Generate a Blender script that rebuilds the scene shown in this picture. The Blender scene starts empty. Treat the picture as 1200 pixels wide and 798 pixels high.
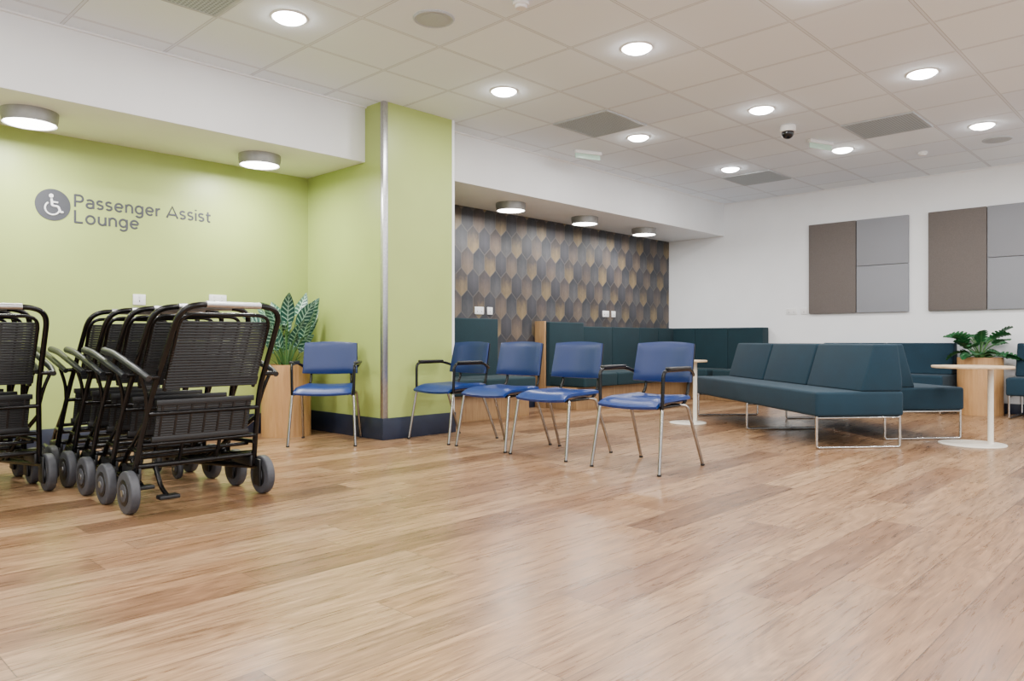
import bpy, bmesh, math, random
from mathutils import Vector, Matrix
random.seed(4)
C = bpy.context.scene.collection
PI = math.pi

# ------------------------------------------------------------------ materials
def lin(c):
    out = []
    for v in c:
        v = v / 255.0
        out.append(v / 12.92 if v <= 0.04045 else ((v + 0.055) / 1.055) ** 2.4)
    return (out[0], out[1], out[2], 1.0)

class NT:
    def __init__(self, name):
        self.m = bpy.data.materials.new(name)
        self.m.use_nodes = True
        self.t = self.m.node_tree
        self.b = self.t.nodes["Principled BSDF"]
    def n(self, typ, **kw):
        nd = self.t.nodes.new(typ)
        for k, v in kw.items():
            setattr(nd, k, v)
        return nd
    def put(self, sock, v):
        if v is None:
            return
        if isinstance(v, bpy.types.NodeSocket):
            self.t.links.new(v, sock)
        else:
            sock.default_value = v
    def M(self, op, a, b=None, c=None):
        nd = self.n("ShaderNodeMath", operation=op)
        self.put(nd.inputs[0], a); self.put(nd.inputs[1], b); self.put(nd.inputs[2], c)
        return nd.outputs[0]
    def xyz(self, kind="Object"):
        tc = self.n("ShaderNodeTexCoord")
        sp = self.n("ShaderNodeSeparateXYZ")
        self.t.links.new(tc.outputs[kind], sp.inputs[0])
        return tc.outputs[kind], sp.outputs[0], sp.outputs[1], sp.outputs[2]
    def comb(self, x, y, z=0.0):
        nd = self.n("ShaderNodeCombineXYZ")
        self.put(nd.inputs[0], x); self.put(nd.inputs[1], y); self.put(nd.inputs[2], z)
        return nd.outputs[0]
    def noise(self, vec, scale, detail=3.0, rough=0.5, dist=0.0):
        nd = self.n("ShaderNodeTexNoise")
        if vec is not None: self.put(nd.inputs["Vector"], vec)
        nd.inputs["Scale"].default_value = scale
        nd.inputs["Detail"].default_value = detail
        nd.inputs["Roughness"].default_value = rough
        nd.inputs["Distortion"].default_value = dist
        return nd.outputs[0]
    def ramp(self, fac, stops, const=False):
        nd = self.n("ShaderNodeValToRGB")
        if const: nd.color_ramp.interpolation = 'CONSTANT'
        els = nd.color_ramp.elements
        els[0].position = stops[0][0]; els[0].color = stops[0][1]
        els[1].position = stops[1][0]; els[1].color = stops[1][1]
        for p, c in stops[2:]:
            e = els.new(p); e.color = c
        self.put(nd.inputs[0], fac)
        return nd.outputs[0]
    def mix(self, fac, a, b, mode='MIX'):
        nd = self.n("ShaderNodeMix", data_type='RGBA', blend_type=mode)
        self.put(nd.inputs[0], fac); self.put(nd.inputs[6], a); self.put(nd.inputs[7], b)
        return nd.outputs[2]
    def wn(self, vec, dims='2D'):
        nd = self.n("ShaderNodeTexWhiteNoise", noise_dimensions=dims)
        if dims == '1D': self.put(nd.inputs["W"], vec)
        else: self.put(nd.inputs["Vector"], vec)
        return nd.outputs[0]
    def bump(self, h, strength=0.2, dist=0.01):
        nd = self.n("ShaderNodeBump")
        nd.inputs["Strength"].default_value = strength
        nd.inputs["Distance"].default_value = dist
        self.put(nd.inputs["Height"], h)
        self.t.links.new(nd.outputs[0], self.b.inputs["Normal"])
    def base(self, col=None, rough=None, metal=None):
        self.put(self.b.inputs["Base Color"], col)
        self.put(self.b.inputs["Roughness"], rough)
        self.put(self.b.inputs["Metallic"], metal)

def simple(name, rgb, rough=0.5, metal=0.0, var=0.06, scale=30, bump=0.0, spec=None):
    k = NT(name)
    vec, x, y, z = k.xyz()
    nz = k.noise(vec, scale, 4)
    c = lin(rgb)
    d = tuple(v * (1 - var * 2) for v in c[:3]) + (1,)
    e = tuple(min(1, v * (1 + var * 2)) for v in c[:3]) + (1,)
    k.base(k.ramp(nz, [(0.3, d), (0.7, e)]), rough, metal)
    if bump: k.bump(nz, bump, 0.004)
    if spec is not None: k.b.inputs["Specular IOR Level"].default_value = spec
    return k.m

def emis(name, rgb, strength):
    k = NT(name)
    k.base(lin(rgb), 0.5, 0.0)
    k.b.inputs["Emission Color"].default_value = lin(rgb)
    k.b.inputs["Emission Strength"].default_value = strength
    return k.m

def fabric(name, rgb, scale=350, var=0.16, bump=0.15, rough=0.9, low=0.25, sheen=0.03):
    k = NT(name)
    vec, x, y, z = k.xyz()
    a = k.noise(vec, scale, 2)
    b = k.noise(vec, 6, 3)
    c = lin(rgb)
    f = k.M('ADD', k.M('MULTIPLY', a, 1 - low), k.M('MULTIPLY', b, low))
    d = tuple(v * (1 - var * 2) for v in c[:3]) + (1,)
    e = tuple(min(1, v * (1 + var * 2)) for v in c[:3]) + (1,)
    k.base(k.ramp(f, [(0.35, d), (0.65, e)]), rough, 0.0)
    k.b.inputs["Sheen Weight"].default_value = sheen
    k.bump(a, bump, 0.002)
    return k.m

def woodmat(name, c1, c2, axis='z', rough=0.45, slat=0.0):
    k = NT(name)
    vec, x, y, z = k.xyz()
    if axis == 'z': v = k.comb(k.M('MULTIPLY', x, 30), k.M('MULTIPLY', y, 30), k.M('MULTIPLY', z, 2.5))
    else: v = k.comb(k.M('MULTIPLY', x, 2.5), k.M('MULTIPLY', y, 30), k.M('MULTIPLY', z, 30))
    nz = k.noise(v, 1.0, 5, 0.6, 0.6)
    k.base(k.ramp(nz, [(0.3, lin(c1)), (0.7, lin(c2))]), rough, 0.0)
    k.bump(nz, 0.1, 0.002)
    return k.m

def floor_mat():
    k = NT("wood_plank_floor")
    vec, x, y, z = k.xyz()
    W, L = 0.205, 1.42
    yr = k.M('DIVIDE', y, W)
    row = k.M('FLOOR', yr)
    r1 = k.wn(row, '1D')
    xs = k.M('ADD', k.M('DIVIDE', x, L), k.M('MULTIPLY', r1, 9.7))
    col = k.M('FLOOR', xs)
    idv = k.comb(row, col)
    pv = k.wn(idv)
    fy = k.M('FRACT', yr); fx = k.M('FRACT', xs)
    ey = k.M('MULTIPLY', k.M('MINIMUM', fy, k.M('SUBTRACT', 1.0, fy)), W)
    ex = k.M('MULTIPLY', k.M('MINIMUM', fx, k.M('SUBTRACT', 1.0, fx)), L)
    edge = k.M('MINIMUM', ex, ey)
    seam = k.M('LESS_THAN', edge, 0.0015)
    off = k.M('MULTIPLY', pv, 37.0)
    g1 = k.noise(k.comb(k.M('MULTIPLY', x, 3.0), k.M('MULTIPLY', y, 46), off), 1.0, 8, 0.70, 0.6)
    g2 = k.noise(k.comb(k.M('MULTIPLY', x, 1.2), k.M('MULTIPLY', y, 8), off), 1.0, 4, 0.58, 1.6)
    g3 = k.noise(k.comb(k.M('MULTIPLY', x, 11), k.M('MULTIPLY', y, 210), off), 1.0, 3, 0.6, 0.2)
    gc = k.noise(k.comb(k.M('MULTIPLY', x, 0.75), k.M('MULTIPLY', y, 4.5), k.M('ADD', off, 5.0)), 1.0, 2, 0.5, 0.4)
    wv = k.M('SINE', k.M('MULTIPLY', gc, 110.0))
    plank = k.ramp(pv, [(0.0, lin((108, 79, 55))), (1.0, lin((166, 133, 99))), (0.13, lin((128, 95, 68))),
                        (0.35, lin((141, 107, 77))), (0.55, lin((154, 120, 87))), (0.8, lin((142, 111, 83)))])
    f = k.M('ADD', k.M('ADD', k.M('MULTIPLY', g1, 0.46), k.M('MULTIPLY', g2, 0.30)), k.M('MULTIPLY', g3, 0.24))
    f = k.M('ADD', f, k.M('MULTIPLY', wv, 0.028))
    grain = k.ramp(f, [(0.36, (0.45, 0.40, 0.36, 1)), (0.63, (1.42, 1.46, 1.51, 1)), (0.48, (0.86, 0.85, 0.84, 1))])
    c = k.mix(1.0, plank, grain, 'MULTIPLY')
    kn = k.n("ShaderNodeTexVoronoi")
    k.put(kn.inputs["Vector"], k.comb(k.M('MULTIPLY', x, 1.1), k.M('MULTIPLY', y, 3.6), off))
    kn.inputs["Scale"].default_value = 1.0
    knot = k.M('MULTIPLY', k.M('LESS_THAN', kn.outputs["Distance"], 0.045), 0.35)
    c = k.mix(knot, c, lin((84, 60, 42)))
    c = k.mix(k.M('MULTIPLY', seam, 0.75), c, lin((60, 42, 30)))
    k.base(c, None, 0.0)
    k.put(k.b.inputs["Roughness"], k.M('ADD', k.M('MULTIPLY', g1, 0.2), 0.19))
    h = k.M('SUBTRACT', k.M('MULTIPLY', g3, 0.25), k.M('MULTIPLY', seam, 1.0))
    k.bump(h, 0.12, 0.003)
    return k.m

def ceiling_mat():
    k = NT("ceiling_tiles")
    vec, x, y, z = k.xyz()
    T = 0.66
    xr = k.M('DIVIDE', k.M('SUBTRACT', x, 2.14 - 6.6), T)
    yr = k.M('DIVIDE', k.M('SUBTRACT', y, 4.05 - 6.6), T)
    fx = k.M('FRACT', xr); fy = k.M('FRACT', yr)
    ex = k.M('MINIMUM', fx, k.M('SUBTRACT', 1.0, fx)); ey = k.M('MINIMUM', fy, k.M('SUBTRACT', 1.0, fy))
    e = k.M('MULTIPLY', k.M('MINIMUM', ex, ey), T)
    bar = k.M('LESS_THAN', e, 0.009)
    gap = k.M('MULTIPLY', k.M('LESS_THAN', e, 0.012), k.M('GREATER_THAN', e, 0.009))
    pv = k.wn(k.comb(k.M('FLOOR', xr), k.M('FLOOR', yr)))
    nz = k.noise(vec, 240, 2)
    t = k.ramp(pv, [(0.0, lin((230, 240, 252))), (1.0, lin((238, 247, 255)))])
    t = k.mix(k.M('MULTIPLY', k.M('GREATER_THAN', nz, 0.62), 0.04), t, lin((178, 180, 182)))
    t = k.mix(k.M('MULTIPLY', bar, 0.9), t, lin((220, 228, 238)))
    t = k.mix(k.M('MULTIPLY', gap, 0.85), t, lin((136, 138, 142)))
    k.base(t, 0.9, 0.0)
    return k.m

def hex_mat():
    k = NT("hexagon_wallpaper")
    vec, x, y, z = k.xyz()
    px = k.M('DIVIDE', k.M('ADD', x, 20.0), 0.19)
    py = k.M('DIVIDE', k.M('ADD', z, 20.0), 0.30)
    def cell(ox, oy):
        a = k.M('SUBTRACT', k.M('FLOORED_MODULO', k.M('SUBTRACT', px, ox), 1.0), 0.5)
        b = k.M('SUBTRACT', k.M('FLOORED_MODULO', k.M('SUBTRACT', py, oy), 1.7320508), 0.8660254)
        return a, b, k.M('ADD', k.M('MULTIPLY', a, a), k.M('MULTIPLY', b, b))
    ax, ay, al = cell(0.0, 0.0)
    bx, by, bl = cell(0.5, 0.8660254)
    s = k.M('LESS_THAN', al, bl)
    def sel(p, q):
        return k.M('ADD', k.M('MULTIPLY', p, s), k.M('MULTIPLY', q, k.M('SUBTRACT', 1.0, s)))
    gx = sel(ax, bx); gy = sel(ay, by)
    idx = k.M('ROUND', k.M('MULTIPLY', k.M('SUBTRACT', px, gx), 2.0))
    idy = k.M('ROUND', k.M('MULTIPLY', k.M('SUBTRACT', py, gy), 1.1547))
    hx = k.M('ABSOLUTE', gx); hy = k.M('ABSOLUTE', gy)
    hd = k.M('MAXIMUM', hx, k.M('ADD', k.M('MULTIPLY', hx, 0.5), k.M('MULTIPLY', hy, 0.8660254)))
    cls = k.M('FLOORED_MODULO', k.M('FLOOR', k.M('DIVIDE', k.M('ADD', idx, k.M('MULTIPLY', idy, 3.0)), 2.0)), 4.0)
    rv = k.wn(k.comb(idx, idy))
    c4 = k.M('ADD', k.M('DIVIDE', cls, 4.0), 0.01)
    top = k.ramp(c4, [(0.0, lin((48, 50, 57))), (0.25, lin((62, 56, 56))), (0.5, lin((62, 62, 68))), (0.75, lin((66, 60, 62)))], True)
    bot = k.ramp(c4, [(0.0, lin((88, 87, 88))), (0.25, lin((142, 122, 86))), (0.5, lin((48, 48, 54))), (0.75, lin((116, 100, 84)))], True)
    nz = k.noise(k.comb(k.M('MULTIPLY', x, 22), k.M('MULTIPLY', x, 3), k.M('MULTIPLY', z, 12)), 1.0, 5, 0.6, 0.6)
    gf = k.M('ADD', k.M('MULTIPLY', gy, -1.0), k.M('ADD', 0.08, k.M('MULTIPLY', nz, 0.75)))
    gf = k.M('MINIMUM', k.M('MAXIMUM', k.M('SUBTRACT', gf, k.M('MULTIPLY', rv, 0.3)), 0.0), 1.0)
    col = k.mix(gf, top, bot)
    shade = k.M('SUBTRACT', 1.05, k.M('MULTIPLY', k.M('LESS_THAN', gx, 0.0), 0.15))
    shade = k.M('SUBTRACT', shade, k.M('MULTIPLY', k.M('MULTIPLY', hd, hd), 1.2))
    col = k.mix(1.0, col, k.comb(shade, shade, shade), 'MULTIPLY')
    col = k.mix(k.M('MULTIPLY', k.M('GREATER_THAN', hd, 0.47), 0.3), col, lin((108, 104, 98)))
    k.base(col, 0.55, 0.0)
    return k.m

def leaf_mat(name, dark, light, veined):
    k = NT(name)
    tc = k.n("ShaderNodeTexCoord")
    sp = k.n("ShaderNodeSeparateXYZ")
    k.t.links.new(tc.outputs["UV"], sp.inputs[0])
    u, v = sp.outputs[0], sp.outputs[1]
    a = k.M('ABSOLUTE', k.M('SUBTRACT', u, 0.5))
    rib = k.M('LESS_THAN', a, 0.035)
    st = k.M('FRACT', k.M('MULTIPLY', k.M('SUBTRACT', v, k.M('MULTIPLY', a, 0.4)), 7.0))
    vein = k.M('LESS_THAN', st, 0.28 if veined else 0.08)
    f = k.M('MAXIMUM', rib, vein)
    if veined:
        f = k.M('MULTIPLY', f, k.M('LESS_THAN', a, 0.43))
        f = k.M('MAXIMUM', f, k.M('GREATER_THAN', a, 0.488))
    nz = k.noise(tc.outputs["Object"], 25, 3)
    base = k.ramp(nz, [(0.3, lin(dark)), (0.7, lin(tuple(min(255, int(q * 1.25)) for q in dark)))])
    k.base(k.mix(k.M('MULTIPLY', f, 0.75 if veined else 0.4), base, lin(light)), 0.38, 0.0)
    return k.m

def vent_mat():
    k = NT("perforated_grille")
    vec, x, y, z = k.xyz()
    a = k.M('FRACT', k.M('MULTIPLY', x, 40)); b = k.M('FRACT', k.M('MULTIPLY', y, 40))
    d = k.M('MULTIPLY', k.M('GREATER_THAN', a, 0.4), k.M('GREATER_THAN', b, 0.4))
    k.base(k.mix(d, lin((180, 192, 200)), lin((122, 134, 142))), 0.6, 0.0)
    return k.m

m_floor = floor_mat(); m_ceil = ceiling_mat(); m_hex = hex_mat()
m_green = simple("green_paint", (165, 181, 101), 0.4, 0, 0.015, 3)
m_white = simple("white_paint", (238, 240, 242), 0.6, 0, 0.01, 3)
m_base = simple("dark_navy_skirting", (28, 36, 56), 0.45, 0, 0.05, 10)
m_steel = simple("brushed_steel", (188, 188, 190), 0.34, 1.0, 0.05, 60)
m_chrome = simple("chrome", (195, 193, 190), 0.15, 1.0, 0.02, 20)
m_legmetal = simple("satin_steel_leg", (160, 155, 150), 0.25, 1.0, 0.03, 20)
m_blk = simple("black_plastic", (10, 10, 12), 0.42, 0, 0.1, 40)
m_blktube = simple("black_coated_tube", (15, 14, 15), 0.22, 0.4, 0.1, 40)
m_bluev = fabric("blue_upholstery", (4, 34, 86), 400, 0.06, 0.04, 0.4, sheen=0.0)
m_bluev2 = fabric("blue_seat_upholstery", (3, 42, 106), 400, 0.06, 0.04, 0.36, sheen=0.0)
m_petrol = fabric("petrol_blue_fabric", (0, 38, 54), 260, 0.14)
m_teal = fabric("dark_teal_fabric", (0, 37, 46), 260, 0.12)
m_oak = woodmat("oak_veneer", (136, 104, 72), (168, 134, 94))
m_oakp = woodmat("oak_planter", (172, 128, 80), (196, 152, 102))
m_toplam = woodmat("pale_oak_laminate", (186, 158, 122), (208, 184, 150), 'x')
m_dkgrey = simple("dark_grey_letters", (62, 64, 70), 0.5, 0, 0.03, 10)
m_pale = simple("white_plastic", (232, 232, 232), 0.35, 0, 0.01, 10)
m_grey = simple("dark_grey_rubber_grip", (26, 29, 34), 0.4, 0, 0.06, 30)
m_tire = simple("grey_rubber", (62, 63, 68), 0.55, 0, 0.06, 40)
m_hub = simple("dark_hub", (26, 26, 28), 0.4, 0.3, 0.05, 40)
m_cream = simple("cream_powder_coat", (228, 222, 208), 0.35, 0, 0.02, 20)
m_brownp = fabric("brown_grey_acoustic_felt", (104, 97, 93), 180, 0.06, low=0.03)
m_lightp = fabric("light_grey_acoustic_felt", (140, 142, 148), 160, 0.10, low=0.03)
m_soil = simple("soil", (48, 36, 28), 0.95, 0, 0.3, 60, 0.5)
m_leaf1 = leaf_mat("veined_leaf", (14, 62, 52), (160, 200, 172), True)
m_leaf2 = leaf_mat("glossy_green_leaf", (24, 76, 40), (90, 140, 80), False)
m_stem = simple("green_stem", (70, 110, 56), 0.5, 0, 0.1, 40)
m_vent = vent_mat()
m_drum = simple("silver_grey_drum", (150, 150, 148), 0.4, 0.35, 0.04, 20)
m_glow = emis("lamp_diffuser", (255, 253, 250), 65.0)
m_glow2 = emis("drum_diffuser", (255, 252, 246), 16.0)
m_glass = simple("dark_dome", (18, 18, 22), 0.1, 0, 0.02, 10)
m_exit = simple("pale_green_blade", (190, 222, 206), 0.3, 0, 0.01, 10)
m_beige = simple("pale_grey_grille", (178, 186, 192), 0.6, 0, 0.06, 200)

# ------------------------------------------------------------------ mesh tools
class MB:
    def __init__(self):
        self.bm = bmesh.new(); self.mats = []
    def mi(self, m):
        if m not in self.mats: self.mats.append(m)
        return self.mats.index(m)
    def add(self, tmp, m, mat=None):
        i = self.mi(m)
        for f in tmp.faces: f.material_index = i
        if mat is not None: bmesh.ops.transform(tmp, matrix=mat, verts=tmp.verts)
        me = bpy.data.meshes.new("t"); tmp.to_mesh(me); tmp.free()
        self.bm.from_mesh(me); bpy.data.meshes.remove(me)
    def box(self, c, s, m, bev=0.0, rot=None, seg=2):
        t = bmesh.new(); bmesh.ops.create_cube(t, size=1.0)
        bmesh.ops.scale(t, vec=Vector(s), verts=t.verts)
        if bev > 0: bmesh.ops.bevel(t, geom=t.edges[:], offset=bev, segments=seg, profile=0.5, affect='EDGES')
        mt = Matrix.Translation(c)
        if rot is not None: mt = mt @ rot
        self.add(t, m, mt); return self
    def cyl(self, c, r, h, m, axis='z', r2=None, seg=28, bev=0.0):
        t = bmesh.new()
        bmesh.ops.create_cone(t, cap_ends=True, segments=seg, radius1=r, radius2=r if r2 is None else r2, depth=h)
        if bev > 0:
            ed = [e for e in t.edges if abs(e.verts[0].co.z - e.verts[1].co.z) < 1e-5]
            bmesh.ops.bevel(t, geom=ed, offset=bev, segments=3, profile=0.5, affect='EDGES')
        rot = Matrix.Identity(4)
        if axis == 'x': rot = Matrix.Rotation(PI / 2, 4, 'Y')
        if axis == 'y': rot = Matrix.Rotation(PI / 2, 4, 'X')
        self.add(t, m, Matrix.Translation(c) @ rot); return self
    def tube(self, pts, r, m, fil=0.0, seg=10, r2=None, n=6):
        P = [Vector(p) for p in pts]
        if fil > 0:
            Q = [P[0]]
            for i in range(1, len(P) - 1):
                a, b, c = P[i - 1], P[i], P[i + 1]
                d1 = min(fil, (a - b).length * 0.48); d2 = min(fil, (c - b).length * 0.48)
                s = b + (a - b).normalized() * d1; e = b + (c - b).normalized() * d2
                for j in range(n + 1):
                    t_ = j / n
                    Q.append(s * (1 - t_) ** 2 + b * 2 * t_ * (1 - t_) + e * t_ ** 2)
            Q.append(P[-1]); P = Q
        t = bmesh.new(); rings = []
        T0 = (P[1] - P[0]).normalized()
        up = Vector((0, 0, 1)) if abs(T0.z) < 0.9 else Vector((1, 0, 0))
        N = (up - T0 * up.dot(T0)).normalized()
        for i, p in enumerate(P):
            if i == 0: T = T0
            elif i == len(P) - 1: T = (P[i] - P[i - 1]).normalized()
            else:
                T = ((P[i + 1] - P[i]).normalized() + (P[i] - P[i - 1]).normalized())
                T = T.normalized() if T.length > 1e-6 else (P[i + 1] - P[i]).normalized()
            N = (N - T * N.dot(T)).normalized(); B = T.cross(N)
            rr = r if r2 is None else r + (r2 - r) * i / (len(P) - 1)
            rings.append([t.verts.new(p + (N * math.cos(2 * PI * j / seg) + B * math.sin(2 * PI * j / seg)) * rr) for j in range(seg)])
        for i in range(len(rings) - 1):
            for j in range(seg):
                t.faces.new((rings[i][j], rings[i][(j + 1) % seg], rings[i + 1][(j + 1) % seg], rings[i + 1][j]))
        t.faces.new(rings[0][::-1]); t.faces.new(rings[-1])
        bmesh.ops.recalc_face_normals(t, faces=t.faces)
        self.add(t, m); return self
    def prism(self, poly, x0, x1, m, bev=0.0, seg=3):
        t = bmesh.new()
        a = [t.verts.new((x0, p[0], p[1])) for p in poly]; b = [t.verts.new((x1, p[0], p[1])) for p in poly]
        n = len(poly)
        t.faces.new(a); t.faces.new(b[::-1])
        for i in range(n): t.faces.new((a[i], b[i], b[(i + 1) % n], a[(i + 1) % n]))
        bmesh.ops.recalc_face_normals(t, faces=t.faces)
        if bev > 0: bmesh.ops.bevel(t, geom=t.edges[:], offset=bev, segments=seg, profile=0.5, affect='EDGES')
        self.add(t, m); return self
    def sheet(self, fn, nu, nv, th, m):
        t = bmesh.new()
        G = [[fn(i / nu, j / nv) for j in range(nv + 1)] for i in range(nu + 1)]
        F = []; Bk = []
        for i in range(nu + 1):
            r1 = []; r2 = []
            for j in range(nv + 1):
                du = G[min(i + 1, nu)][j] - G[max(i - 1, 0)][j]
                dv = G[i][min(j + 1, nv)] - G[i][max(j - 1, 0)]
                nn = du.cross(dv).normalized()
                ed = min(i, nu - i, j, nv - j)
                k_ = 0.35 if ed == 0 else (0.85 if ed == 1 else 1.0)
                r1.append(t.verts.new(G[i][j] + nn * th / 2 * k_)); r2.append(t.verts.new(G[i][j] - nn * th / 2 * k_))
            F.append(r1); Bk.append(r2)
        for i in range(nu):
            for j in range(nv):
                t.faces.new((F[i][j], F[i + 1][j], F[i + 1][j + 1], F[i][j + 1]))
                t.faces.new((Bk[i][j], Bk[i][j + 1], Bk[i + 1][j + 1], Bk[i + 1][j]))
        for i in range(nu):
            t.faces.new((F[i][0], Bk[i][0], Bk[i + 1][0], F[i + 1][0]))
            t.faces.new((F[i][nv], F[i + 1][nv], Bk[i + 1][nv], Bk[i][nv]))
        for j in range(nv):
            t.faces.new((F[0][j], F[0][j + 1], Bk[0][j + 1], Bk[0][j]))
            t.faces.new((F[nu][j], Bk[nu][j], Bk[nu][j + 1], F[nu][j + 1]))
        bmesh.ops.recalc_face_normals(t, faces=t.faces)
        self.add(t, m); return self
    def mesh(self, name, angle=40):
        me = bpy.data.meshes.new(name)
        self.bm.to_mesh(me); self.bm.free()
        for m in self.mats: me.materials.append(m)
        for p in me.polygons: p.use_smooth = True
        me.set_sharp_from_angle(angle=math.radians(angle))
        return me

def obj(name, me, loc=(0, 0, 0), rz=0.0, parent=None):
    o = bpy.data.objects.new(name, me)
    o.location = loc; o.rotation_euler = (0, 0, rz)
    C.objects.link(o)
    if parent is not None: o.parent = parent
    return o

def tag(o, label, category, group=None):
    o["label"] = label; o["category"] = category
    if group: o["group"] = group
    return o

def thing(name, loc, rz, parts, label, category, group=None):
    e = bpy.data.objects.new(name, None); e.empty_display_size = 0.1
    e.location = loc; e.rotation_euler = (0, 0, rz); C.objects.link(e)
    tag(e, label, category, group)
    for p in parts:
        q = obj(p[0], p[1], p[2] if len(p) > 2 and p[2] else (0, 0, 0), 0.0, e)
        if len(p) > 3 and p[3]: q["label"] = p[3]
        if len(p) > 4:
            for s in p[4]:
                w = obj(s[0], s[1], (0, 0, 0), 0, q)
                if len(s) > 2: w["label"] = s[2]
    return e

def struct(name, mb):
    o = obj(name, mb.mesh(name)); o["kind"] = "structure"; return o

# ------------------------------------------------------------------ room shell
CH = 2.96; BH = 2.466; YB = 6.55; XR = 10.47; PX0, PX1, PY = 3.896, 4.718, 5.31; BY = 5.58
struct("floor", MB().box((3.3, 1.2, -0.05), (14.6, 10.9, 0.1), m_floor))
struct("ceiling", MB().box((3.3, 1.2, CH + 0.05), (14.6, 10.9, 0.1), m_ceil))
struct("wall_left", MB().box(((PX0 - 4) / 2, YB + 0.05, 1.48), (PX0 + 4, 0.1, 2.96), m_green))
struct("wall_back", MB().box(((PX0 + XR) / 2, YB + 0.05, 1.48), (XR - PX0, 0.1, 2.96), m_hex))
struct("wall_right", MB().box((XR + 0.05, 1.25, 1.48), (0.1, 10.7, 2.96), m_white))
struct("wall_pillar", MB().box(((PX0 + PX1) / 2, (PY + YB) / 2, 1.48), (PX1 - PX0, YB - PY, 2.96), m_green))
struct("wall_bulkhead_left", MB().box(((PX0 - 4) / 2, (BY + YB) / 2, (CH + BH) / 2), (PX0 + 4, YB - BY, CH - BH), m_white, 0.003))
struct("wall_bulkhead_right", MB().box(((PX1 + XR) / 2, (BY + YB) / 2, (CH + BH) / 2), (XR - PX1, YB - BY, CH - BH), m_white, 0.003))
bt, bh = 0.014, 0.19
struct("baseboard_left", MB().box(((PX0 - 4) / 2, YB - bt / 2, bh / 2), (PX0 + 4, bt, bh), m_base, 0.003))
mb = MB().box((PX0 - bt / 2, (PY + YB) / 2, bh / 2), (bt, YB - PY, bh), m_base, 0.003)
mb.box(((PX0 + PX1) / 2, PY - bt / 2, bh / 2), (PX1 - PX0 + 2 * bt, bt, bh), m_base, 0.003)
mb.box((PX1 + bt / 2, (PY + YB) / 2, bh / 2), (bt, YB - PY, bh), m_base, 0.003)
struct("baseboard_pillar", mb)
struct("baseboard_back", MB().box(((PX1 + XR) / 2, YB - bt / 2, 0.06), (XR - PX1, bt, 0.12), m_base, 0.003))
struct("baseboard_right", MB().box((XR - bt / 2, 1.25, 0.06), (bt, 10.6, 0.12), m_base, 0.003))
mb = MB().box((PX0 + 0.022, PY - 0.002, bh + (CH - bh) / 2), (0.05, 0.004, CH - bh), m_steel, 0.001)
mb.box((PX0 - 0.002, PY + 0.018, bh + (CH - bh) / 2), (0.004, 0.04, CH - bh), m_steel, 0.001)
struct("trim_1", mb)
mb = MB().box((PX1 - 0.012, PY - 0.002, bh + (CH - bh) / 2), (0.03, 0.004, CH - bh), m_white, 0.001)
struct("trim_2", mb)
mb = MB().box(((PX0 - 4) / 2, BY - 0.012, CH - 0.006), (PX0 + 4, 0.024, 0.012), m_white)
mb.box(((PX1 + XR) / 2, BY - 0.012, CH - 0.006), (XR - PX1, 0.024, 0.012), m_white)
mb.box((XR - 0.012, 0.8, CH - 0.006), (0.024, 9.5, 0.012), m_white)
struct("trim_3", mb)

# ------------------------------------------------------------------ ceiling fittings
def area(loc, size, power, rgb=(1, 0.985, 0.97), rz=None):
    l = bpy.data.lights.new("lamp_light", 'AREA'); l.shape = 'DISK'; l.size = size
    l.energy = power; l.color = rgb
    o = bpy.data.objects.new("lamp_light", l); o.location = loc; C.objects.link(o); return o

def ringmesh(ro, ri, h, m):
    b = MB(); t = bmesh.new(); n = 40; L = []
    prof = [(ri, 0.0), (ri, -h * 0.6), ((ro + ri) / 2, -h), (ro, -h * 0.4), (ro, 0.0)]
    for i in range(n):
        a = 2 * PI * i / n
        L.append([t.verts.new((r * math.cos(a), r * math.sin(a), z)) for r, z in prof])
    for i in range(n):
        for j in range(len(prof) - 1):
            t.faces.new((L[i][j], L[(i + 1) % n][j], L[(i + 1) % n][j + 1], L[i][j + 1]))
    bmesh.ops.recalc_face_normals(t, faces=t.faces)
    b.add(t, m); return b
me_ring = ringmesh(0.118, 0.1, 0.008, m_pale).mesh("trim_ring")
# convex diffuser that bulges below the tile so it also washes the ceiling round it
t = bmesh.new(); bmesh.ops.create_uvsphere(t, u_segments=32, v_segments=16, radius=1.0)
bmesh.ops.delete(t, geom=[v for v in t.verts if v.co.z > 0.01], context='VERTS')
bmesh.ops.scale(t, vec=(0.1, 0.1, 0.038), verts=t.verts)
dm = MB(); dm.add(t, m_glow); me_disc = dm.mesh("diffuser")
for X in (-3.44, -1.46, 0.5, 2.47, 4.45, 6.42, 8.38):  # grid carried on out of view; the unseen downlights are added to light the room
    for Y in (-3.55, -2.22, -0.9, 0.42, 1.73, 3.05, 4.38):
        thing("ceiling_downlight", (X, Y, CH), 0, [("trim_ring", me_ring), ("diffuser", me_disc, None, "glowing white diffuser")],
              "round white recessed downlight, switched on, in ceiling tile", "ceiling light", "recessed ceiling downlights")
        area((X, Y, CH - 0.042), 0.16, 20)
me_drum = ringmesh(0.175, 0.155, 0.088, m_drum)
me_drum.cyl((0, 0, -0.006), 0.172, 0.012, m_drum, seg=40)
me_drum = me_drum.mesh("drum_shade")
me_dd = MB().cyl((0, 0, -0.07), 0.154, 0.03, m_glow2, seg=40).mesh("diffuser")
for X in (1.41, 3.12, 6.24, 7.62, 8.98, -0.3):
    thing("drum_ceiling_light", (X, 6.03, BH), 0, [("drum_shade", me_drum), ("diffuser", me_dd, None, "glowing round diffuser")],
          "surface-mounted round drum light with metal rim, switched on", "ceiling light", "drum lights under the bulkhead")
    area((X, 6.03, BH - 0.095), 0.28, 32 if X < 4 else 20)
b = MB().box((0, 0, -0.006), (0.60, 0.60, 0.008), m_vent)
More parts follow.
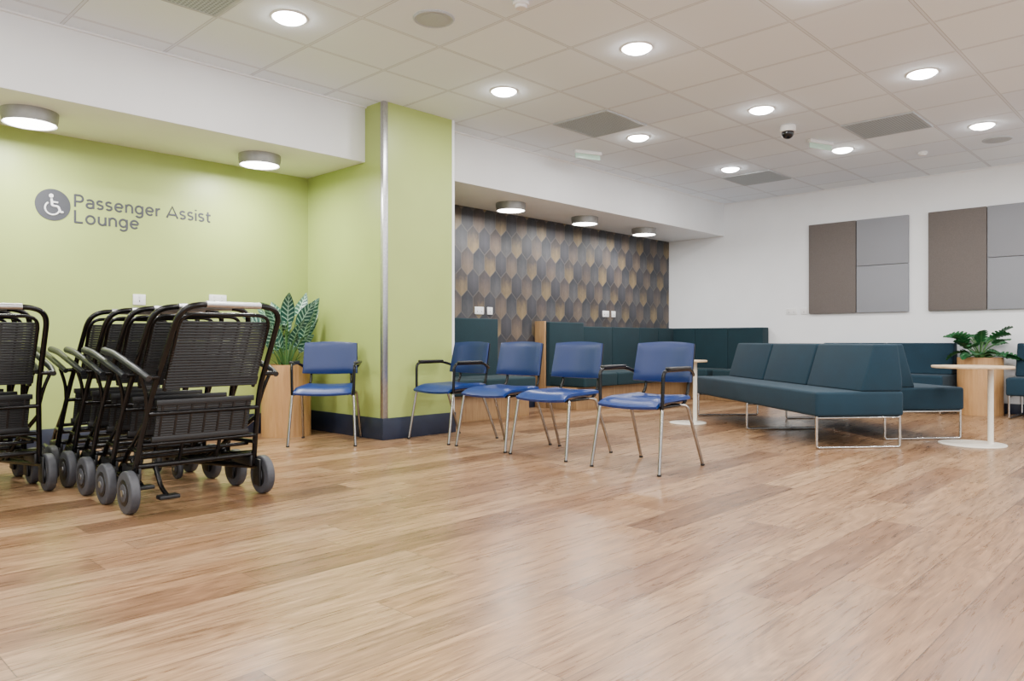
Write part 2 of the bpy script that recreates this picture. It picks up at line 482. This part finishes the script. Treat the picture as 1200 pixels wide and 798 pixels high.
for sx, sy, w, d in ((0, .31, .645, .025), (0, -.31, .645, .025), (.31, 0, .025, .6), (-.31, 0, .025, .6)):
    b.box((sx, sy, -0.006), (w, d, 0.012), m_beige, 0.002)
me_v = b.mesh("vent")
for X, Y in ((5.77, 4.38), (7.75, 2.40), (9.07, 4.38), (1.81, 4.38)):
    tag(obj("ceiling_vent", me_v, (X, Y, CH)), "square grey perforated air vent set in the ceiling grid", "vent", "ceiling air vents")
b = ringmesh(0.135, 0.115, 0.012, m_beige); b.cyl((0, 0, -0.004), 0.116, 0.006, m_beige, seg=40)
for i in range(1, 5): b.cyl((0, 0, -0.008), 0.115 - i * 0.022, 0.002 + 0.001 * i, m_beige, seg=40)
me_s = b.mesh("speaker")
for X, Y in ((3.13, 3.72), (9.07, 1.74)):
    tag(obj("ceiling_speaker", me_s, (X, Y, CH)), "round pale grey speaker grille flush in ceiling tile", "speaker", "ceiling speakers")
b = MB().cyl((0, 0, -0.012), 0.05, 0.024, m_pale, bev=0.006).cyl((0, 0, -0.032), 0.035, 0.02, m_pale, r2=0.04, bev=0.004)
me_sm = b.mesh("smoke_detector")
for X, Y in ((9.1, 2.45), (3.35, 3.15)):
    tag(obj("smoke_detector", me_sm, (X, Y, CH)), "small round white smoke detector on ceiling", "smoke detector", "smoke detectors")
me_b = MB().cyl((0, 0, -0.03), 0.075, 0.06, m_pale, bev=0.01).mesh("housing")
t = bmesh.new(); bmesh.ops.create_uvsphere(t, u_segments=24, v_segments=16, radius=0.058)
bb = MB(); bb.add(t, m_glass, Matrix.Translation((0, 0, -0.07))); me_g = bb.mesh("dome")
thing("security_camera", (7.09, 3.1, CH), 0, [("housing", me_b), ("dome", me_g, None, "dark glass dome")], "white dome security camera mounted on ceiling", "camera")
me_h = MB().box((0, 0, -0.018), (0.34, 0.045, 0.036), m_pale, 0.006).mesh("housing")
me_bl = MB().box((0, 0, -0.062), (0.32, 0.008, 0.055), m_exit, 0.002).mesh("blade")
for X, Y, r in ((6.5, 5.1, -0.35), (7.85, 3.08, -0.35)):
    thing("emergency_light", (X, Y, CH), r, [("housing", me_h), ("blade", me_bl, None, "clear pale green blade")],
          "slim white emergency light with hanging pale blade on ceiling", "emergency light", "emergency lights")

# ------------------------------------------------------------------ sockets
def socket(loc, rz, w, label, double):
    b = MB().box((0, -0.006, 0), (w, 0.012, 0.09), m_pale, 0.004)
    b2 = MB()
    n = 2 if double else 1
    for i in range(n):
        cx = (i - (n - 1) / 2) * 0.07
        b2.box((cx, -0.013, 0.025), (0.012, 0.004, 0.02), m_pale, 0.001)
        b2.box((cx, -0.0125, -0.012), (0.006, 0.003, 0.014), m_grey)
    thing("wall_socket", loc, rz, [("faceplate", b.mesh("plate")), ("switch", b2.mesh("sw"))], label, "socket", "wall sockets")
for X, Z, w, d in ((2.316, 1.21, 0.1, False), (2.985, 1.235, 0.16, True), (6.22, 1.233, 0.15, True), (6.40, 1.233, 0.09, False), (8.76, 1.257, 0.15, True), (8.95, 1.257, 0.09, False)):
    socket((X, YB, Z), 0, w, "white plastic double wall socket" if d else "white plastic single wall outlet plate", d)
socket((XR, 4.52, 1.285), -PI / 2, 0.15, "white plastic double wall socket", True)
socket((XR, 4.34, 1.285), -PI / 2, 0.09, "white plastic single wall outlet plate", False)

# ------------------------------------------------------------------ wall sign (geometric sans strokes)
def arcp(cx, cz, rx, rz, a0, a1, n=22):
    return [(cx + rx * math.cos(math.radians(a0 + (a1 - a0) * i / n)), cz + rz * math.sin(math.radians(a0 + (a1 - a0) * i / n))) for i in range(n + 1)]
G = {
 'P': (0.46, [[(0.04, 0), (0.04, .72)], [(0.04, .68), (.24, .68)] + arcp(.25, .50, .18, .18, 90, -90) + [(.04, .32)]]),
 'A': (0.64, [[(0.0, 0), (.32, .71), (.64, 0)], [(.11, .20), (.53, .20)]]),
 'L': (0.42, [[(0.04, .72), (.04, .0)], [(.04, .04), (.42, .04)]]),
 'a': (0.42, [arcp(.20, .33, .18, .155, 145, 0) + [(.38, 0)], [(.38, .28), (.22, .28)] + arcp(.18, .155, .145, .125, 90, 270) + arcp(.20, .17, .18, .14, 270, 340)]),
 's': (0.34, [arcp(.17, .37, .14, .115, 30, 180, 12) + [(.05, .30), (.17, .26), (.30, .22)] + arcp(.17, .15, .145, .115, 0, -150, 14)]),
 'e': (0.46, [[(.05, .255), (.43, .255)] , arcp(.24, .25, .20, .225, 2, 318, 30)]),
 'n': (0.40, [[(.04, 0), (.04, .49)], arcp(.21, .29, .17, .19, 175, 0, 16) + [(.38, 0)]]),
 'g': (0.46, [arcp(.23, .26, .19, .215, 0, 360, 34), [(.42, .49), (.42, .0)] + arcp(.23, -.02, .19, .16, 0, -150, 18)]),
 'r': (0.26, [[(.04, 0), (.04, .49)], arcp(.23, .27, .19, .19, 175, 85, 10)]),
 'i': (0.08, [[(.04, 0), (.04, .49)], [(.04, .615), (.04, .70)]]),
 't': (0.30, [[(.12, .64), (.12, .12)] + arcp(.22, .12, .10, .09, 180, 300, 10), [(0.0, .45), (.29, .45)]]),
 'o': (0.50, [arcp(.25, .25, .21, .225, 0, 360, 36)]),
 'u': (0.42, [[(.04, .49), (.04, .21)] + arcp(.21, .21, .17, .185, 180, 355, 18), [(.38, .49), (.38, 0)]]),
}
def letters(s, width, em):
    adv = 0.0; strokes = []
    for ch in s:
        if ch == ' ': adv += 0.26; continue
        w_, st_ = G[ch]
        for p in st_: strokes.append([(adv + q[0], q[1]) for q in p])
        adv += w_ + 0.125
    tot = adv - 0.125
    k = width / tot
    b = MB()
    for p in strokes:
        b.tube([(q[0] * k, 0, q[1] * em) for q in p], 0.0084, m_dkgrey, seg=8)
    me = b.mesh("lettering")
    me.transform(Matrix.Diagonal((1, 0.25, 1, 1)))
    return me
t1 = letters("Passenger Assist", 1.09, 0.14)
t2 = letters("Lounge", 0.48, 0.14)
bd = MB().cyl((0, -0.002, 0), 0.122, 0.004, m_dkgrey, 'y', seg=48).mesh("badge")
f = MB()
f.cyl((-0.012, -0.006, 0.068), 0.0155, 0.004, m_pale, 'y')
def flat(pts, r): f.tube([(p[0], -0.0055, p[1]) for p in pts], r, m_pale, 0.012)
flat([(-0.010, 0.046), (-0.006, -0.008), (0.036, -0.010), (0.054, -0.056), (0.070, -0.050)], 0.0085)
flat([(-0.008, 0.022), (0.034, 0.020)], 0.0065)
arc = [(-0.004 + 0.05 * math.cos(a), -0.028 + 0.05 * math.sin(a)) for a in [math.radians(125 + i * 13) for i in range(18)]]
f.tube([(p[0], -0.0055, p[1]) for p in arc], 0.0065, m_pale)
fg = f.mesh("fig")
sg = thing("wall_sign", (1.684, YB, 1.919), 0, [("badge", bd, None, "dark grey disc", [("wheelchair_symbol", fg, "white wheelchair user symbol")])],
           "dark grey Passenger Assist Lounge lettering on green wall", "sign")
a = obj("lettering", t1, (1.832 - 1.684, -0.002, 1.922 - 1.919), 0, sg)
a = obj("lettering", t2, (1.832 - 1.684, -0.002, 1.797 - 1.919), 0, sg)

# ------------------------------------------------------------------ acoustic panels
ZP0, ZP1 = 1.24, 2.49
def panel(y0, y1, z0, z1, m, lab):
    me = MB().box((0, 0, 0), (0.05, y1 - y0 - 0.006, z1 - z0 - 0.006), m, 0.006).mesh("acoustic_panel")
    tag(obj("acoustic_panel", me, (XR - 0.026, (y0 + y1) / 2, (z0 + z1) / 2)), lab, "wall panel", "acoustic wall panels")
for y in (4.26, 2.745):
    panel(y - 0.64, y, ZP0, ZP1, m_brownp, "tall brown-grey felt acoustic panel on white wall")
    zm = (ZP0 + ZP1) / 2
    panel(y - 1.29, y - 0.645, zm, ZP1, m_lightp, "square light grey felt acoustic panel on white wall")
    panel(y - 1.29, y - 0.645, ZP0, zm, m_lightp, "square light grey felt acoustic panel on white wall")

# ------------------------------------------------------------------ visitor chair (front = -y)
def seatfn(u, v):
    x = (u - 0.5) * 0.47; y = -0.25 + v * 0.45
    z = 0.455 - 0.035 * max(0, (0.25 - v) / 0.25) ** 2 + 0.012 * (2 * u - 1) ** 2 + 0.01 * v
    w = 1 - 0.08 * v
    return Vector((x * w, y, z))
def backfn(u, v):
    x = (u - 0.5) * (0.475 - 0.02 * v); z = 0.575 + v * 0.285 - 0.02 * (2 * u - 1) ** 2 * (v - 0.4)
    y = 0.215 + v * 0.055 - 0.045 * (2 * u - 1) ** 2
    return Vector((x, y, z))
me_seat = MB().sheet(seatfn, 14, 14, 0.055, m_bluev2).mesh("seat", 60)
me_back = MB().sheet(backfn, 14, 12, 0.045, m_bluev).mesh("backrest", 60)
def backshell(u, v):
    p = backfn(u, v * 0.96 + 0.02); p.y += 0.022; return p
me_shell = MB().sheet(backshell, 12, 10, 0.016, m_blk).mesh("shell", 60)
b = MB()
for s in (-1, 1):
    b.tube([(s * 0.2, -0.19, 0.425), (s * 0.2, 0.15, 0.43), (s * 0.175, 0.235, 0.5), (s * 0.175, 0.262, 0.66)], 0.011, m_blktube, 0.05)
b.tube([(-0.2, -0.16, 0.425), (0.2, -0.16, 0.425)], 0.01, m_blktube).tube([(-0.2, 0.13, 0.428), (0.2, 0.13, 0.428)], 0.01, m_blktube)
me_fr = b.mesh("seat_frame")
def legm(s, front):
    b = MB()
    if front: b.tube([(s * 0.272, -0.275, 0.008), (s * 0.25, -0.205, 0.425), (s * 0.2, -0.17, 0.43)], 0.0115, m_legmetal, 0.03)
    else: b.tube([(s * 0.255, 0.30, 0.008), (s * 0.235, 0.13, 0.425), (s * 0.2, 0.09, 0.43)], 0.0115, m_legmetal, 0.03)
    y = -0.275 if front else 0.30; x = 0.272 if front else 0.255
    b.cyl((s * x, y, 0.006), 0.014, 0.012, m_blk)
    return b.mesh("leg")
L4 = [("leg", legm(s, fr)) for fr in (True, False) for s in (-1, 1)]
def armm(s):
    b = MB().tube([(s * 0.25, -0.205, 0.42), (s * 0.256, -0.20, 0.672), (s * 0.27, 0.12, 0.675), (s * 0.22, 0.235, 0.63)], 0.012, m_blktube, 0.05)
    b.box((s * 0.265, -0.03, 0.685), (0.042, 0.27, 0.022), m_blk, 0.009, seg=3)
    return b.mesh("armrest")
arms = [("armrest", armm(-1), None, "black armrest"), ("armrest", armm(1), None, "black armrest")]
def chair(loc, deg, armed, extra):
    parts = [("seat", me_seat), ("backrest", me_back, None, None, [("back_shell", me_shell, "black plastic shell")]),
             ("seat_frame", me_fr, None, "black steel seat frame")] + [(n, m, None, "slim satin steel leg") for n, m in L4]
    if armed: parts = parts + arms
    lab = ("blue visitor chair with black armrests, " if armed else "blue armless visitor chair, ") + extra
    thing("visitor_chair", (loc[0], loc[1], 0), math.radians(deg), parts, lab, "chair", "blue visitor chairs")
chair((3.49, 5.56), -41, True, "beside round wooden planter")
chair((4.38, 4.95), -91, True, "next to green pillar")
chair((4.38, 4.32), -88, False, "near green pillar")
chair((4.38, 3.70), -89, False, "between two other chairs")
chair((4.36, 2.90), -90, True, "at open end of row")

# ------------------------------------------------------------------ bench seating (front = +y)
def bench(cx, cy, deg, n, unit, depth, lab, color=m_petrol, bk=0.29):
    Lg = n * unit; x0 = -Lg / 2
    seat = MB().box((0, 0, 0.36), (Lg, depth, 0.2), color, 0.025, seg=4)
    parts = [("seat", seat.mesh("seat"))]
    for i in range(n):
        a = x0 + i * unit + 0.010; c = a + unit - 0.020
        yb = -depth / 2 + 0.005
        poly = [(yb + bk, 0.458), (yb + 0.0, 0.458), (yb + 0.0, 0.56), (yb + 0.04, 0.84), (yb + bk - 0.115, 0.84)]
        parts.append(("backrest", MB().prism(poly, a, c, color, 0.018, 4).mesh("back"), None, None))
    xs = [x0 + 0.03, -x0 - 0.03]
    if n > 2: xs.append(0.0)
    for x in xs:
        h = depth / 2 - 0.02
        b = MB().tube([(x, h, 0.262), (x, h, 0.011), (x, -h, 0.011), (x, -h, 0.262)], 0.011, m_chrome, 0.02)
        b.tube([(x, h, 0.25), (x, -h, 0.25)], 0.01, m_chrome)
        parts.append(("leg", b.mesh("leg"), None, "chrome sled leg"))
    thing("bench_seat", (cx, cy, 0), math.radians(deg), parts, lab, "bench", "petrol blue lounge benches")
bench(7.10, 3.167, 50.2, 3, 0.9, 0.75, "three-seat petrol blue bench with wedge backs and chrome sled legs", bk=0.36)
bench(7.78, 2.63, 230.2, 2, 0.93, 0.75, "petrol blue two-seat bench placed back to back with another bench")
bench(10.06, 3.2, 90, 2, 0.8, 0.75, "petrol blue two-seat bench against the white wall")
bench(10.06, 0.98, 90, 2, 0.8, 0.75, "petrol blue bench against the white wall beside a planter")

# ------------------------------------------------------------------ banquettes
def banq(lab, name="banquette_sofa"):
    e = bpy.data.objects.new(name, None); C.objects.link(e); tag(e, lab, "sofa")
    return e
e = banq("dark teal high-back banquette with oak plinth against patterned wall")
e.location = (5.58, 6.2, 0)
def rel(me, nm, lab=None):
    me.transform(Matrix.Translation(-e.location)); o = obj(nm, me, (0, 0, 0), 0, e)
    if lab: o["label"] = lab
x0, x1 = 4.76, 6.38
rel(MB().box(((x0 + x1) / 2, 6.16, 0.14), (x1 - x0 - 0.02, 0.6, 0.28), m_oak, 0.003).mesh("plinth"), "plinth", "oak veneer plinth")
for i in range(2):
    w = (x1 - x0) / 2; c = x0 + w * (i + 0.5)
    rel(MB().box((c, 6.10, 0.37), (w - 0.01, 0.7, 0.17), m_teal, 0.025, seg=4).mesh("seat"), "seat")
    rel(MB().box((c, 6.45, 0.70), (w - 0.002, 0.15, 0.86), m_teal, 0.012, seg=4).mesh("backrest"), "backrest")
e = banq("dark teal L-shaped high-back banquette with oak end panel")
e.location = (8.8, 6.2, 0)
x0, x1 = 7.22, 10.45
rel(MB().box(((x0 + x1) / 2, 6.16, 0.14), (x1 - x0 - 0.04, 0.6, 0.28), m_oak, 0.003).mesh("plinth"), "plinth", "oak veneer plinth")
rel(MB().box((10.15, 5.35, 0.14), (0.55, 1.0, 0.28), m_oak, 0.003).mesh("plinth"), "plinth", "oak veneer plinth")
rel(MB().box((x0 - 0.015, 6.43, 0.56), (0.03, 0.17, 1.12), m_oak, 0.003).mesh("end_panel"), "end_panel", "oak veneer end panel")
xs = [7.24, 7.95, 8.62, 9.29, 9.8]
for i in range(4):
    w = xs[i + 1] - xs[i]; c = (xs[i] + xs[i + 1]) / 2
    rel(MB().box((c, 6.07, 0.37), (w - 0.01, 0.66, 0.17), m_teal, 0.025, seg=4).mesh("seat"), "seat")
    top = 1.11 if i == 0 else 1.06
    rel(MB().box((c, 6.42, (top + 0.27) / 2), (w - 0.002, 0.2 if i else 0.23, top - 0.27), m_teal, 0.012, seg=4).mesh("backrest"), "backrest")
rel(MB().box((10.02, 6.42, 0.665), (0.42, 0.2, 0.79), m_teal, 0.012, seg=4).mesh("backrest"), "backrest")
rel(MB().box((10.025, 6.07, 0.37), (0.44, 0.5, 0.17), m_teal, 0.025, seg=4).mesh("seat"), "seat")
for i in range(3):
    a = 4.85 + i * 0.55
    rel(MB().box((10.345, a + 0.275, 0.665), (0.2, 0.548, 0.79), m_teal, 0.012, seg=4).mesh("backrest"), "backrest")
    if i < 2: rel(MB().box((9.94, a + 0.24, 0.37), (0.6, 0.47, 0.17), m_teal, 0.025, seg=4).mesh("seat"), "seat")

# ------------------------------------------------------------------ side tables
def table(base, pole_dir, r, topr, h, lab):
    ux, uy = pole_dir
    b1 = MB().cyl((0, 0, 0.006), r, 0.012, m_cream, seg=48, bev=0.004).mesh("base")
    px, py = ux * r * 0.62, uy * r * 0.62
    b2 = MB().tube([(px, py, 0.01), (px, py, h - 0.012)], 0.022, m_cream, seg=18).mesh("pole")
    b2b = MB().cyl((0, 0, h - 0.006), topr, 0.02, m_toplam, seg=56, bev=0.006).mesh("table_top")
    thing("side_table", (base[0], base[1], 0), 0, [("base", b1), ("pole", b2), ("table_top", b2b, None, "round pale wood top")], lab, "table", "cream side tables")
table((6.92, 4.10), (0.72, -0.3), 0.19, 0.2, 0.66, "small round cream metal side table beside the bench")
table((7.15, 1.55), (0.7, -0.72), 0.25, 0.3, 0.655, "round cream metal side table with offset pole by the bench")

# ------------------------------------------------------------------ plants
def leaf(mb_, base, az, elev, Lf, W, droop, m, notch=0.0, nt=20, roll=0.0, face=None):
    t = bmesh.new(); uvl = t.loops.layers.uv.new("UVMap")
    p = Vector(base); rows = []; ns = 6
    lat0 = Vector((-math.sin(az), math.cos(az), 0))
    for i in range(nt + 1):
        q = i / nt
        el = elev - droop * q
        d = Vector((math.cos(az) * math.cos(el), math.sin(az) * math.cos(el), math.sin(el)))
        lat = lat0
        if face is not None:
            lat = Vector((math.cos(face), math.sin(face), 0)); lat = (lat - d * lat.dot(d)).normalized()
        nrm = lat.cross(d).normalized() * -1
        la = (lat * math.cos(roll) + nrm * math.sin(roll)).normalized()
        if i: p = p + d * (Lf / nt)
        if notch: w = W * (math.sin(PI * min(1, q * 0.9 + 0.1)) ** 0.55)
        else: w = W * (math.sin(PI * (q * 0.96 + 0.04) ** 0.62) ** 0.8)
        w = max(w, 0.002)
        row = []
        for j in range(ns + 1):
            s = (j / ns) * 2 - 1
            k_ = 1.0
            if notch and abs(s) > 0.45 and 2 < i < nt - 1 and i % 4 in (0,): k_ = 1 - notch * (abs(s) - 0.3)
            back = -d * (abs(s) ** 2 * (1 - q) * W * 0.45) if face is not None else Vector()
            row.append((t.verts.new(p + la * (s * w * k_) + nrm * (abs(s) ** 1.5 * w * 0.25) + back), (s * 0.5 + 0.5, q)))
        rows.append(row)
    for i in range(nt):
        for j in range(ns):
            c = [rows[i][j], rows[i + 1][j], rows[i + 1][j + 1], rows[i][j + 1]]
            fc = t.faces.new([v[0] for v in c])
            for lp, v in zip(fc.loops, c): lp[uvl].uv = v[1]
    mb_.add(t, m)

def squash(me, ax, lim):
    for v in me.vertices:
        q = v.co[ax]
        if q > lim * 0.5: v.co[ax] = lim * 0.5 + lim * 0.5 * math.tanh((q - lim * 0.5) / (lim * 0.5))

def plant(loc, pr, ph, kind, lab, plab, lims):
    pl = MB()
    t = bmesh.new()
    n = 120
    ring = []
    for i in range(n):
        a = 2 * PI * i / n
        r = pr * (1.0 if i % 4 else 0.988)
        ring.append((r * math.cos(a), r * math.sin(a)))
    lo = [t.verts.new((x, y, 0)) for x, y in ring]; hi = [t.verts.new((x, y, ph)) for x, y in ring]
    hi2 = [t.verts.new((x * 0.9, y * 0.9, ph)) for x, y in ring]; lo2 = [t.verts.new((x * 0.9, y * 0.9, ph - 0.08)) for x, y in ring]
    for i in range(n):
        j = (i + 1) % n
        t.faces.new((lo[i], lo[j], hi[j], hi[i])); t.faces.new((hi[i], hi[j], hi2[j], hi2[i])); t.faces.new((hi2[i], hi2[j], lo2[j], lo2[i]))
    t.faces.new(lo[::-1])
    bmesh.ops.recalc_face_normals(t, faces=t.faces)
    pl.add(t, m_oakp)
    soil = MB().cyl((0, 0, ph - 0.06), pr * 0.9, 0.03, m_soil, seg=40)
    fo = MB(); st = MB()
    R = random.Random(7 if kind == 1 else 12)
    z0 = ph - 0.05
    if kind == 1:
        face0 = math.radians(-30)
        for i in range(22):
            az = i * 2.4 + R.uniform(-.3, .3)
            h = R.uniform(0.16, 0.32) if i > 9 else R.uniform(0.34, 0.52)
            out = R.uniform(0.09, 0.2)
            tip = Vector((math.cos(az) * out, math.sin(az) * out, z0 + h))
            st.tube([(math.cos(az) * .02, math.sin(az) * .02, z0), (math.cos(az) * out * .5, math.sin(az) * out * .5, z0 + h * .6), tip], 0.006, m_stem, 0.05, 6)
            leaf(fo, tip, az, R.uniform(0.9, 1.4), R.uniform(0.24, 0.31), R.uniform(0.056, 0.072), R.uniform(0.2, 0.9), m_leaf1, roll=R.uniform(-.3, .3), face=face0 + R.uniform(-.5, .5))
        for i in range(14):
            az = i * 1.7; out = 0.06
            tip = Vector((math.cos(az) * out, math.sin(az) * out, z0))
            leaf(fo, tip, az, R.uniform(0.9, 1.4), R.uniform(0.2, 0.33), 0.008, R.uniform(.3, 1.2), m_stem, nt=10)
    else:
        for i in range(24):
            az = i * 2.4 + R.uniform(-.3, .3)
            low = i > 14
            h = R.uniform(0.06, 0.12) if low else R.uniform(0.12, 0.30); out = R.uniform(0.12, 0.24)
            tip = Vector((math.cos(az) * out, math.sin(az) * out, z0 + h))
            st.tube([(0, 0, z0), (math.cos(az) * out * .4, math.sin(az) * out * .4, z0 + h * .75), tip], 0.006, m_stem, 0.06, 6)
            leaf(fo, tip, az, R.uniform(-0.1, 0.3) if low else R.uniform(0.1, 0.9), R.uniform(0.18, 0.27), R.uniform(0.07, 0.10), R.uniform(0.3, 0.9), m_leaf2, notch=0.95, nt=24, roll=R.uniform(-.5, .5))
    ms = st.mesh("stem"); mf = fo.mesh("foliage", 80)
    for ax, lim in lims:
        squash(ms, ax, lim); squash(mf, ax, lim)
    thing("potted_plant", (loc[0], loc[1], 0), 0, [("planter", pl.mesh("planter", 25), None, plab), ("soil", soil.mesh("soil")),
          ("stem", ms), ("foliage", mf)], lab, "plant")
plant((3.50, 6.26), 0.22, 0.65, 1, "plant with dark pale-veined leaves in tall wooden planter", "oak drum planter", ((1, 0.27), (0, 0.37)))
plant((10.16, 2.12), 0.235, 0.67, 2, "bushy green split-leaf plant in wooden planter by white wall", "oak drum planter", ((0, 0.28),))

# ------------------------------------------------------------------ stacking transport chair (front = +y)
b = MB()
for s in (-1, 1):
    b.tube([(s * .335, -0.02, .16), (s * .30, .22, .145), (s * .2, .80, .12)], 0.017, m_blktube, 0.1)
    b.tube([(s * .30, -0.03, .44), (s * .235, .52, .135)], 0.012, m_blktube)
    b.tube([(s * .305, -0.01, .30), (s * .27, .25, .30), (s * .245, .42, .15)], 0.012, m_blktube, .05)
    b.tube([(s * .32, 0.02, .24), (s * .275, .33, .20)], 0.010, m_blktube)
    b.box((s * .325, 0.0, .125), (.014, .085, .15), m_blk, 0.006)
    b.box((s * .30, 0.13, .19), (.016, .24, .06), m_blk, 0.006)
    b.tube([(s * .2, .79, .12), (s * .2, .79, .07)], 0.012, m_blktube)
b.tube([(-.31, .03, .225), (.31, .03, .225)], 0.015, m_blktube)
b.tube([(-.30, .06, .285), (.30, .06, .285)], 0.010, m_blktube)
b.tube([(-.29, -.075, .50), (.29, -.075, .50)], 0.012, m_blktube)
b.tube([(-.30, -.02, .34), (.30, -.02, .34)], 0.011, m_blktube)
b.tube([(.1, .03, .225), (.1, -.02, .34)], 0.010, m_blktube).tube([(-.1, .03, .225), (-.1, -.02, .34)], 0.010, m_blktube)
me_tf = b.mesh("base_frame")
side = [(.325, .04, .15), (.305, -.03, .40), (.285, -.105, .60), (.262, -.37, 1.0)]
path = [(-x, y, z) for x, y, z in side] + [(-.20, -.395, 1.045), (.20, -.395, 1.045)] + side[::-1]
me_up = MB().tube(path, 0.0145, m_blktube, 0.07).mesh("handle_frame")
path = [(-.235, -.13, .62), (-.235, -.31, .965), (-.2, -.325, 1.0), (.2, -.325, 1.0), (.235, -.31, .965), (.235, -.13, .62)]
bbk = MB().tube(path, 0.010, m_blktube, 0.05)
me_grip = MB().tube([(-.14, -.395, 1.046), (.14, -.395, 1.046)], 0.0165, m_steel, seg=14).mesh("grip")
ra = Matrix.Rotation(math.atan2(.155, .315), 4, 'X')
for i in range(24):
    q = i / 23; y = -.148 - .158 * q; z = .635 + .325 * q
    bbk.box((0, y, z), (.48, .010, .0135), m_blk, 0.002)
for i in range(7):
    x = -.21 + i * .42 / 6
    bbk.box((x, -.226, .80), (.012, .008, .36), m_blk, 0.001, ra)
bbk.box((0, -.15, .655), (.50, .014, .05), m_blk, 0.004, ra)
me_tb = bbk.mesh("backrest")
bs = MB()
rb = Matrix.Rotation(math.atan2(.085, .24), 4, 'X')
for i in range(7):
    x = -.225 + i * .45 / 6
    bs.box((x, -.058, .46), (.012, .008, .19), m_blk, 0.001, rb)
for i in range(14):
    q = i / 13
    bs.box((0, -.025 - .06 * q, .37 + .18 * q), (.50, .010, .0135), m_blk, 0.002)
bs.box((0, -.025, .365), (.52, .02, .03), m_blk, 0.004)
bs.box((0, -.088, .555), (.52, .02, .03), m_blk, 0.004)
me_ts = bs.mesh("seat")
def tarm(s):
    b = MB().tube([(s * .345, .40, .815), (s * .345, .25, .80), (s * .345, -.12, .715), (s * .335, -.20, .685)], 0.020, m_grey, 0.06, 12, 0.015)
    b.tube([(s * .335, -.19, .69), (s * .28, -.17, .69)], 0.012, m_blktube)
    b.tube([(s * .345, -.12, .70), (s * .31, -.10, .60), (s * .295, -.06, .48)], 0.01, m_blktube, .05)
    return b.mesh("armrest")
def wheelm(r, w):
    b = MB().cyl((0, 0, 0), r, w, m_tire, 'x', seg=36, bev=0.010)
    b.cyl((0, 0, 0), r * .62, w + .006, m_hub, 'x', seg=24, bev=0.003)
    b.cyl((0, 0, 0), r * .42, w + .012, m_tire, 'x', seg=24, bev=0.003)
    b.cyl((0, 0, 0), r * .16, w + .020, m_steel, 'x', seg=14)
    return b.mesh("wheel")
w1 = wheelm(.108, .046); w2 = wheelm(.065, .028)
bp = MB().tube([(-.22, .03, .225), (-.22, -.05, .12), (-.22, -.13, .09)], 0.012, m_blktube, 0.04)
bp.box((-.22, -.14, .088), (.10, .06, .02), m_blk, 0.005)
me_pedal = bp.mesh("pedal")
tparts = [("base_frame", me_tf), ("handle_frame", me_up, None, None, [("grip", me_grip, "pale silver push grip")]), ("backrest", me_tb, None, "black slatted backrest"), ("seat", me_ts, None, "black folded slatted seat"),
          ("armrest", tarm(-1), None, "dark grey rubber armrest"), ("armrest", tarm(1), None, "dark grey rubber armrest"),
          ("wheel", w1, (-.359, 0, .108)), ("wheel", w1, (.359, 0, .108)), ("caster", w2, (-.2, .79, .065)), ("caster", w2, (.2, .79, .065)),
          ("brake_pedal", me_pedal)]
for k_ in range(5):
    thing("transport_wheelchair", (1.715, 3.975 + .33 * k_, 0), 0, tparts,
          "black stacking passenger wheelchair " + ("at open end of nested row" if k_ == 0 else "nested in the row"),
          "wheelchair", "nested passenger wheelchairs")
for k_ in range(3):
    thing("transport_wheelchair", (.885, 4.93 + .33 * k_, 0), 0, tparts,
          "black stacking passenger wheelchair in the second nested row", "wheelchair", "second row of nested wheelchairs")

# ------------------------------------------------------------------ camera, world
cam = bpy.data.cameras.new("camera"); cam.lens = 26.19; cam.sensor_width = 36
co = bpy.data.objects.new("camera", cam); co.location = (0, 0, 0.87)
co.rotation_euler = (PI / 2, 0, math.radians(-46.07)); C.objects.link(co)
bpy.context.scene.camera = co
w = bpy.data.worlds.new("world"); bpy.context.scene.world = w; w.use_nodes = True
w.node_tree.nodes["Background"].inputs[0].default_value = (0.93, 0.97, 1.0, 1)
w.node_tree.nodes["Background"].inputs[1].default_value = 1.75
